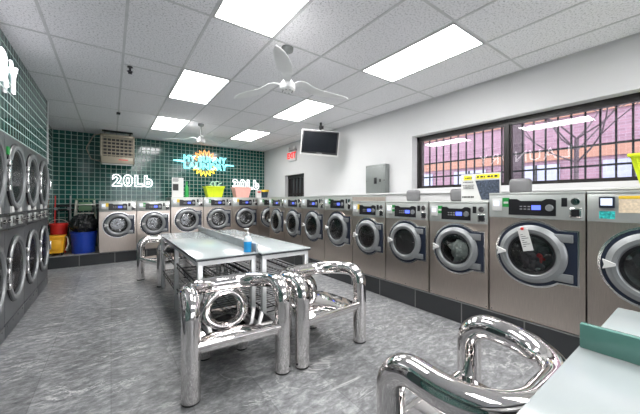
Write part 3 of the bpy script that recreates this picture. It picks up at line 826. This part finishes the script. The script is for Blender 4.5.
# ------------------------------------------------------------------ tables
def table(x0, x1, y0, y1, label, zt=.86, div=None, dm='divider', dz=.09, inset=0, shelves=(.60, .28)):
    t = thing('folding_table', label, 'table', ((x0 + x1) / 2, (y0 + y1) / 2, 0), 0, 'pale laundry folding tables')
    a, b = (x1 - x0) / 2, (y1 - y0) / 2
    top = MB().box(-a, a, -b, b, zt - .012, zt, .002).build('tabletop', M['table_top'], t)
    MB().box(-a + .003, a - .003, -b + .003, b - .003, zt - .028, zt - .0125).build('edge', M['table_edge'], top, smooth=0)
    f = MB(); q = .045; za = zt - .028
    f.box(-a + .02 + q, a - .02 - q, -b + .02, -b + .02 + q, za - q, za).box(-a + .02 + q, a - .02 - q, b - .02 - q, b - .02, za - q, za)
    f.box(-a + .02, -a + .02 + q, -b + .02, b - .02, za - q, za - .001).box(a - .02 - q, a - .02, -b + .02, b - .02, za - q, za - .001)
    f.box(-a + .021 + q, a - .021 - q, -.02, .02, za - q, za - .002)
    f.build('apron', M['table_frame'], t, smooth=0)
    for sx in (-1, 1):
        for yy in (-b + .02, -q / 2, b - .02 - q - inset):
            xx = -a + .02 if sx < 0 else a - .02 - q
            MB().box(xx, xx + q, yy, yy + q, 0.012, za - q + .001, .003).box(xx + .005, xx + q - .005, yy + .005, yy + q - .005, 0, .014).build('leg', M['table_frame'], t)
    for z in shelves:
        s = MB(); xa, ya = a - .045, b - .045
        s.tube([(-xa, -ya, z), (xa, -ya, z), (xa, ya, z), (-xa, ya, z)], .009, 6, closed=True)
        s.tube([(-xa, -ya, z - .05), (xa, -ya, z - .05), (xa, ya, z - .05), (-xa, ya, z - .05)], .007, 6, closed=True)
        n = int(2 * b / .07)
        for i in range(n + 1):
            y = -ya + 2 * ya * i / n; s.tube([(-xa, y, z), (xa, y, z)], .0035, 5); 
            if i % 2 == 0:
                for sx in (-xa, xa): s.tube([(sx, y, z), (sx, y, z - .05)], .0035, 5)
        for i in range(5): x = -xa + 2 * xa * i / 4; s.tube([(x, -ya, z - .002), (x, ya, z - .002)], .004, 5); s.tube([(x, -ya, z), (x, -ya, z - .05)], .0035, 5)
        s.build('wire_shelf', M['wire'], t)
    if div is not None:
        MB().box(div - .014, div + .014, -b + .004, b - .004, zt + .0, zt + dz, .004).build('divider', M[dm], t)
    return t
table(.625, 1.232, 2.775, 5.20, 'long pale folding table left of the low divider, behind the chrome chairs', div=.292)
table(1.234, 1.835, 2.70, 5.20, 'long pale folding table right of the divider, nearer the washers')
table(.805, 1.415, -2.15, .295, 'folding table in the right foreground corner with a teal divider', div=.293, dm='teal_divider', dz=.088, inset=.14, shelves=())
table(1.430, 2.06, -2.15, .285, 'folding table beyond the teal divider in the right foreground', inset=.14, shelves=())

# ------------------------------------------------------------------ chairs
def chair():
    t = thing('tubular_chair', '', 'chair')
    a, zr, r = .345, .708, .064
    path = fillet([(-a, 0, .015), (-a, 0, zr), (-a, .47, zr - .045), (a, .47, zr - .045), (a, 0, zr), (a, 0, .015)], [.125, .27, .27, .125], 14)
    MB().tube(path, r, 28).build('arm_rail', M['chrome'], t, smooth=60)
    ra, zs = .165, .412
    path = [(-ra, .54, .012), (-ra, .54, .2), (-ra, .54, zs - .05)] + [(-ra * cos(pi * k / 24), .54, zs + (.165) * sin(pi * k / 24)) for k in range(25)] + [(ra, .54, zs - .05), (ra, .54, .2), (ra, .54, .012)]
    MB().tube(path, .053, 28).build('back_arch', M['chrome'], t, smooth=60)
    s = MB(); n = 8
    out = [(-.30, -.035), (.30, -.035), (.30, .20), (.26, .42), (.20, .60), (-.20, .60), (-.26, .42), (-.30, .20)]
    lo = [s.bm.verts.new((x, y, .328)) for x, y in out]; hi = [s.bm.verts.new((x, y, .40)) for x, y in out]
    s.bm.faces.new(hi); s.bm.faces.new(lo[::-1])
    for k in range(8): s.bm.faces.new([lo[k], lo[(k + 1) % 8], hi[(k + 1) % 8], hi[k]])
    bmesh.ops.bevel(s.bm, geom=s.bm.edges[:], offset=.014, segments=3, profile=.5, affect='EDGES')
    seat = s.build('seat', M['chrome'], t, smooth=40)
    MB().cyl((-.31, -.03, .385), (.31, -.03, .385), .022, None, 16).build('front_bar', M['chrome'], seat)
    for x, y, rr in ((-a, 0, r), (a, 0, r), (-.165, .54, .053), (.165, .54, .053)):
        MB().lathe([(0, 0), (rr - .004, 0), (rr - .001, .008), (rr - .001, .016), (0, .016)], 'z', (x, y, 0), 24).build('foot_pad', M['rubber'], t)
    return t
ch = chair()
def cplace(o, p0, p1, label):
    """p0, p1: floor points of the (viewer's) left and right front legs of a chair facing away from its back arch"""
    c = ((p0[0] + p1[0]) / 2, (p0[1] + p1[1]) / 2, 0)
    o.location = c; o.rotation_euler = (0, 0, math.atan2(p1[1] - p0[1], p1[0] - p0[0])); o['label'] = label; o['group'] = 'polished tubular chrome armchairs'
chs = [ch] + [copy_tree(ch) for _ in range(3)]
cplace(chs[0], (.446, 2.136), (1.138, 2.077), 'chrome tubular armchair left of the near pair, before the folding tables')
cplace(chs[1], (1.303, 2.047), (1.994, 2.073), 'chrome tubular armchair right of the near pair, toward the washers')
cplace(chs[2], (1.685, .842), (1.000, .842), 'chrome tubular armchair in the foreground tucked against the right corner table')
cplace(chs[3], (.435, 5.90), (.645, 5.315), 'small distant chrome tubular armchair at the far left end of the folding tables')

# ------------------------------------------------------------------ pump bottle
t = thing('pump_bottle', 'clear pump bottle half full of blue liquid on the folding tables', 'bottle', (1.150, 2.86, .86))
MB().lathe([(0, 0), (.036, 0), (.040, .006), (.040, .11), (0, .11)], 'z', (0, 0, 0), 28).build('liquid', M['blue_liquid'], t)
MB().lathe([(.040, .11), (.040, .135), (.032, .155), (.015, .17), (.015, .18), (0, .18)], 'z', (0, 0, 0), 28).build('shoulder', M['clear'], t)
MB().lathe([(0, .18), (.017, .18), (.017, .2), (.006, .205), (.006, .235), (0, .235)], 'z', (0, 0, 0), 20).box(-.035, .012, -.008, .008, .232, .247, .003).build('pump', M['white_plastic'], t)

# ------------------------------------------------------------------ cleaning corner
# blue bin with bag
t = thing('trash_bin', 'round blue bin lined with a bulging black bag in the back left alcove', 'bin', (-.485, 8.16, PZ))
MB().lathe([(0, 0), (.195, 0), (.20, .01), (.225, .42), (.237, .43), (.237, .46), (.222, .46), (.218, .42), (0, .40)], 'z', (0, 0, 0), 40).build('barrel', M['blue_bin'], t)
bg = bmesh.new(); bmesh.ops.create_icosphere(bg, subdivisions=5, radius=1)
from mathutils import noise as mn
for v in bg.verts:
    n = mn.noise(v.co * 3.1) * .16 + abs(mn.noise(v.co * 7)) * .13
    v.co = Vector((v.co.x * .235 * (1 + n), v.co.y * .235 * (1 + n), v.co.z * .20 * (1 + n * 1.5) + .62))
b = MB(); b.merge(bg); b.build('bag', M['bag'], t, smooth=40)
# yellow mop bucket
def tapered(mb, w0, d0, w1, d1, z0, z1, th=.01, open_top=True):
    def ring(w, d, z): return [(-w, -d, z), (w, -d, z), (w, d, z), (-w, d, z)]
    rs = [ring(w0, d0, z0), ring(w1, d1, z1), ring(w1 - th, d1 - th, z1), ring(w0 - th, d0 - th, z0 + th)]
    V = [[mb.bm.verts.new(p) for p in r] for r in rs]
    for a, b_ in zip(V, V[1:]):
        for k in range(4): mb.bm.faces.new([a[k], a[(k + 1) % 4], b_[(k + 1) % 4], b_[k]])
    mb.bm.faces.new(V[0][::-1]); mb.bm.faces.new(V[-1]); return mb
t = thing('mop_bucket', 'yellow wheeled mop bucket beside the far dryer on the plinth', 'bucket', (-.925, 8.06, PZ), 0)
tapered(MB(), .12, .12, .145, .16, .06, .40).build('tub', M['yellow_plastic'], t, smooth=0)
MB().box(-.152, .152, -.17, .17, .385, .41, .008).box(-.10, .10, -.19, -.17, .15, .34, .01).build('rim', M['yellow_plastic'], t)
for x in (-.10, .10):
    for y in (-.09, .09):
        MB().cyl((x - .014, y, .03), (x + .014, y, .03), .03, None, 16).build('wheel', M['rubber'], t)
MB().tube(fillet([(.15, 0, .38), (.19, -.08, .36), (.20, -.10, .22), (.16, -.11, .10)], [.04, .06]), .010, 8).build('bail_handle', M['alu'], t)
t = thing('red_bucket', 'red plastic bucket standing behind the yellow mop bucket', 'bucket', (-.92, 8.42, PZ))
MB().lathe([(0, 0), (.12, 0), (.15, .60), (.162, .61), (.162, .64), (.145, .64), (.11, .02), (0, .02)], 'z', (0, 0, 0), 32).build('pail', M['red_plastic'], t)
MB().tube([(.158 * cos(a), -.02 - .03 * sin(a), .62 + .11 * sin(a)) for a in [pi * k / 12 for k in range(13)]], .006, 6).build('bail_handle', M['alu'], t)
# broom and mop handles
t = thing('broom', 'red handled broom leaning in the back left alcove', 'broom', (-1.03, 8.66, PZ), 0)
MB().cyl((.0, .08, .10), (-.01, .30, 1.25), .012, None, 12).build('handle', M['red_plastic'], t)
MB().box(-.05, .05, .02, .16, 0, .10, .01).build('bristles', M['black'], t)
t = thing('mop', 'dark handled mop leaning on the tiles beside the stepladder', 'mop', (-.765, 8.66, PZ), 0)
MB().cyl((0, 0, .08), (.0, .20, 1.25), .014, None, 12).build('handle', M['grey_plastic'], t)
MB().lathe([(0, .12), (.03, .1), (.07, .02), (.06, 0), (0, 0)], 'z', (0, 0, 0), 16).build('mop_head', M['cloth_pale'], t)
# stepladder
t = thing('stepladder', 'small folded stepladder with green top behind the blue bin', 'ladder', (-.485, 8.52, PZ))
for s_ in (-1, 1):
    MB().tube([(s_ * .24, .0, .0), (s_ * .165, .14, 1.16)], .016, 8).build('rail', M['alu'], t)
    MB().tube([(s_ * .22, .32, .0), (s_ * .15, .20, 1.14)], .014, 8).build('rear_leg', M['alu'], t)
for z in (.28, .56, .84, 1.04):
    wd = .24 - .075 * z / 1.16; y = .14 * z / 1.16
    MB().box(-wd, wd, y - .03, y + .05, z - .012, z + .012, .004).build('step', M['alu'], t)
MB().box(-.19, .19, .10, .24, 1.15, 1.18, .008).build('top_cap', M['green_paint'], t)
MB().box(-.12, .12, .128, .14, .90, 1.10, .01).build('label_plate', M['green_paint'], t)
# pipes on the back wall of the alcove
t = thing('water_pipes', 'dark pipes and valves along the tiles behind the stepladder', 'pipes', (-.62, YB - .10, PZ))
p = MB(); p.cyl((-.44, 0, 1.02), (.40, 0, 1.02), .03, None, 12).cyl((-.44, .02, .92), (.40, .02, .92), .022, None, 12)
for x in (-.40, -.18, .02, .24, .36): p.cyl((x, 0, 0), (x, 0, 1.05), .018, None, 10)
p.build('pipe_run', M['black'], t)
v_ = MB()
for x in (-.40, -.18, .02, .24): v_.lathe([(0, -.09), (.035, -.09), (.035, -.07), (.012, -.065), (.012, 0)], 'y', (x, 0, .95), 14)
v_.build('valve', M['satin_ring'], t)

# ------------------------------------------------------------------ things on the washers
TB = PZ + 1.222
def basket(label, mat, loc, rz=0):
    t = thing('laundry_basket', label, 'basket', loc, rz, 'coloured plastic baskets on the washers')
    b = tapered(MB(), .18, .13, .245, .17, 0, .29, .008); b.build('basket_body', M[mat], t, smooth=0)
    rm = MB().tube([(-.25, -.175, .29), (.25, -.175, .29), (.25, .175, .29), (-.25, .175, .29)], .014, 8, closed=True)
    for k in range(9):
        x = -.20 + k * .05; rm.tube([(x * .76, -.133, .01), (x * 1.04, -.172, .28)], .006, 5)
        rm.tube([(x * .76, .133, .01), (x * 1.04, .172, .28)], .006, 5)
    rm.build('rim', M[mat], t, smooth=40)
    return t
basket('lime green plastic basket on a washer below the neon sun sign', 'lime', (2.30, 8.15, TB))
basket('pink plastic basket on a washer in front of the 30Lb sign', 'pink', (3.08, 8.15, TB))
basket('lime green plastic basket at the right edge on the nearest washer', 'lime', (3.58, .16, TB), -pi / 2)
t = thing('curly_plant', 'pale mint curly plant rising from the lime basket on the back washers', 'plant', (2.33, 8.15, TB + .012))
c = MB()
for s0, rr, dx in ((0, .06, -.05), (1.5, .075, .06)):
    pts = [(dx * .3, 0, 0), (dx * .5, 0, .18)]
    pts += [(dx + rr * cos(s0 + a), 0, .36 + rr * sin(s0 + a)) for a in [4.2 - .45 * k for k in range(12)]]
    c.tube(pts, .014, 8)
c.tube([(0, 0, 0), (.02, .0, .22), (.10, -.02, .36), (.19, -.02, .40)], .013, 8).tube([(0, 0, .1), (-.05, 0, .3), (-.14, 0, .34)], .012, 8)
c.build('stems', M['mint'], t)
# flyer stand
t = thing('flyer_stand', 'white flyer holder with a dark picture on a back washer', 'flyer stand', (1.42, 8.10, TB))
MB().box(-.17, .10, 0, .02, 0, .50, .004).build('board', M['paper'], t, smooth=0)
MB().box(-.15, -.02, -.004, .0, .17, .34).build('picture', M['ink'], t, smooth=0)
ln = MB()
for k in range(4): ln.box(-.15, -.03 + .02 * (k % 2), -.003, .0, .40 + k * .022, .41 + k * .022)
ln.build('print_lines', M['ink'], t, smooth=0)
tag(MB().lathe([(0, 0), (.045, 0), (.048, .02), (.045, .26), (.02, .31), (.02, .36), (.024, .37), (.024, .41), (0, .41)], 'z', (0, 0, 0), 20).build('detergent_bottle', M['green_paint'], mats=[M['green_sticker']]), 'green bottle beside the white flyer holder on a back washer', 'bottle', None, (1.60, 8.12, TB))
# white carton and dark pot in the corner
t = thing('small_carton', 'small white carton with a printed front in the back corner', 'box', (3.56, 8.02, TB))
MB().box(-.075, .075, -.05, .05, 0, .22, .003).build('carton', M['paper'], t, smooth=0)
MB().box(-.05, .05, -.053, -.049, .14, .19).build('print', M['red_sticker'], t, smooth=0)
t = thing('dark_pot', 'dark pot with a yellow rim in the back corner beside the white carton', 'pot', (3.77, 8.02, TB))
MB().lathe([(0, 0), (.075, 0), (.105, .17), (0, .17)], 'z', (0, 0, 0), 28).build('pot_body', M['pot'], t)
MB().lathe([(.105, .17), (.122, .172), (.125, .23), (.11, .235), (.105, .2), (0, .2)], 'z', (0, 0, 0), 28).build('rim', M['yellow_sticker'], t)
# poster card on the short washer
t = thing('poster_card', 'white printed card with a yellow banner standing on a short washer', 'poster', (3.47, 1.605, PZ + 1.133), -pi / 2 + R(3))
tl = bpy.data.objects.new('x', None); bpy.data.objects.remove(tl)
MB().box(-.215, .215, 0, .012, 0, .325, .002).build('card', M['paper'], t, smooth=0)
MB().box(-.04, .205, -.003, 0, .262, .312).build('banner', M['yellow_print'], t, smooth=0)
MB().prism([(-.05, .245), (.205, .245), (.205, .02), (.02, .02), (-.005, .09)], -.003, 0).build('picture', M['crowd_print'], t, smooth=0)
ln = MB()
for k, w2 in enumerate((.02, .03, .012, .028, .022, .03)): MB().box(-.03 + k * .037, -.03 + k * .037 + w2, -.0045, -.002, .277, .297).build('banner_print', M['ink'], t, smooth=0)
MB().box(-.18, -.09, -.0028, 0, .255, .305).build('logo', M['yellow_print'], t, smooth=0)
for z, wl, hh in ((.272, .08, .012), (.225, .13, .008), (.19, .14, .006), (.17, .13, .006), (.15, .12, .006), (.045, .15, .016)):
    n = int(wl / .02)
    for k in range(n): ln.box(-.20 + (.15 - wl) / 2 + k * .02, -.20 + (.15 - wl) / 2 + k * .02 + .014 + .004 * (k % 2), -.0045, -.002, z, z + hh)
ln.build('print_lines', M['ink'], t, smooth=0)

# ------------------------------------------------------------------ outside
struct(MB().box(4.6, 26, -16, 26, -.2, -.05).box(-14, 4.6, -16, YF - .2, -.2, -.05).build('floor_outside', M['asphalt'], smooth=0))
t = thing('brick_building', 'long red brick building across the street seen through the window', 'building', (14, 4, -.05))
MB().box(0, 4, -18, 20, 0, 11).build('wall', M['facade'], t, smooth=0)
for z in (3.0, 4.6, 6.2, 7.9):
    MB().box(-.08, .0, -18, 20, z, z + .38).build('stone_band', M['band'], t, smooth=0)
for i in range(12):
    y = -14 + i * 2.7
    for z in (2.1, 5.15):
        f = MB().box(-.06, .02, y, y + 1.5, z, z + (.75 if z < 3 else .85)).build('window', M['pale_window'], t, smooth=0)
        MB().box(-.09, -.055, y + .72, y + .78, z, z + .75).build('mullion', M['ink'], f, smooth=0)
def tree(x, y, r, h0, label, seed):
    rnd = random.Random(seed); t = thing('street_tree', label, 'tree', (x, y, -.05))
    b = MB(); b.tube([(0, 0, 0), (.02, .02, h0 * .5), (0, 0, h0)], [r, r * .85, r * .75], 12)
    b.build('trunk', M['bark'], t)
    br = MB()
    def grow(p, d, L, rr, depth):
        pts = [p]; dd = d.copy()
        for _ in range(4):
            dd = (dd + Vector((rnd.uniform(-.2, .2), rnd.uniform(-.25, .25), rnd.uniform(-.05, .2)))).normalized(); pts.append(pts[-1] + dd * L / 4)
        br.tube(pts, [rr * (1 - .12 * k) for k in range(5)], 6)
        if depth > 0:
            for _ in range(3):
                q = rnd.choice(pts[2:]); nd = (dd + Vector((rnd.uniform(-.8, .8), rnd.uniform(-1, 1), rnd.uniform(-.2, .6)))).normalized()
                grow(q, nd, L * .72, rr * .6, depth - 1)
    for k in range(8):
        a = k * .8 + rnd.uniform(-.3, .3)
        grow(Vector((0, 0, h0 - .25 * (k % 3))), Vector((cos(a), sin(a), .6)).normalized(), 1.9, r * .34, 4)
    br.build('branches', M['bark'], t)
tree(8.0, 1.72, .055, 2.75, 'slim bare tree with spreading branches outside the near window pane', 4)
tree(7.4, 2.62, .19, 3.6, 'thick bare tree trunk outside beside the window mullion', 9)

# ------------------------------------------------------------------ world and camera
wd = bpy.data.worlds.new('world'); SC.world = wd; wd.use_nodes = True
bgn = wd.node_tree.nodes['Background']; bgn.inputs[0].default_value = (.95, .94, 1, 1); bgn.inputs[1].default_value = 2.8
cam = bpy.data.cameras.new('camera'); co = bpy.data.objects.new('camera', cam); COL.objects.link(co)
co.location = (0, 0, 1.4); co.rotation_euler = (pi / 2, 0, -R(36.06))
cam.sensor_width = 36; cam.lens = 287 / 640 * 36; cam.shift_y = -7 / 640; cam.clip_start = .02; cam.clip_end = 200
SC.camera = co
SC.view_settings.view_transform = 'Standard'; SC.view_settings.look = 'None'
SC.view_settings.exposure = 1.0; SC.view_settings.gamma = 1; SC.view_settings.use_curve_mapping = False
try:
    SC.cycles.sample_clamp_indirect = 6; SC.cycles.max_bounces = 10; SC.cycles.transparent_max_bounces = 12
except Exception: pass
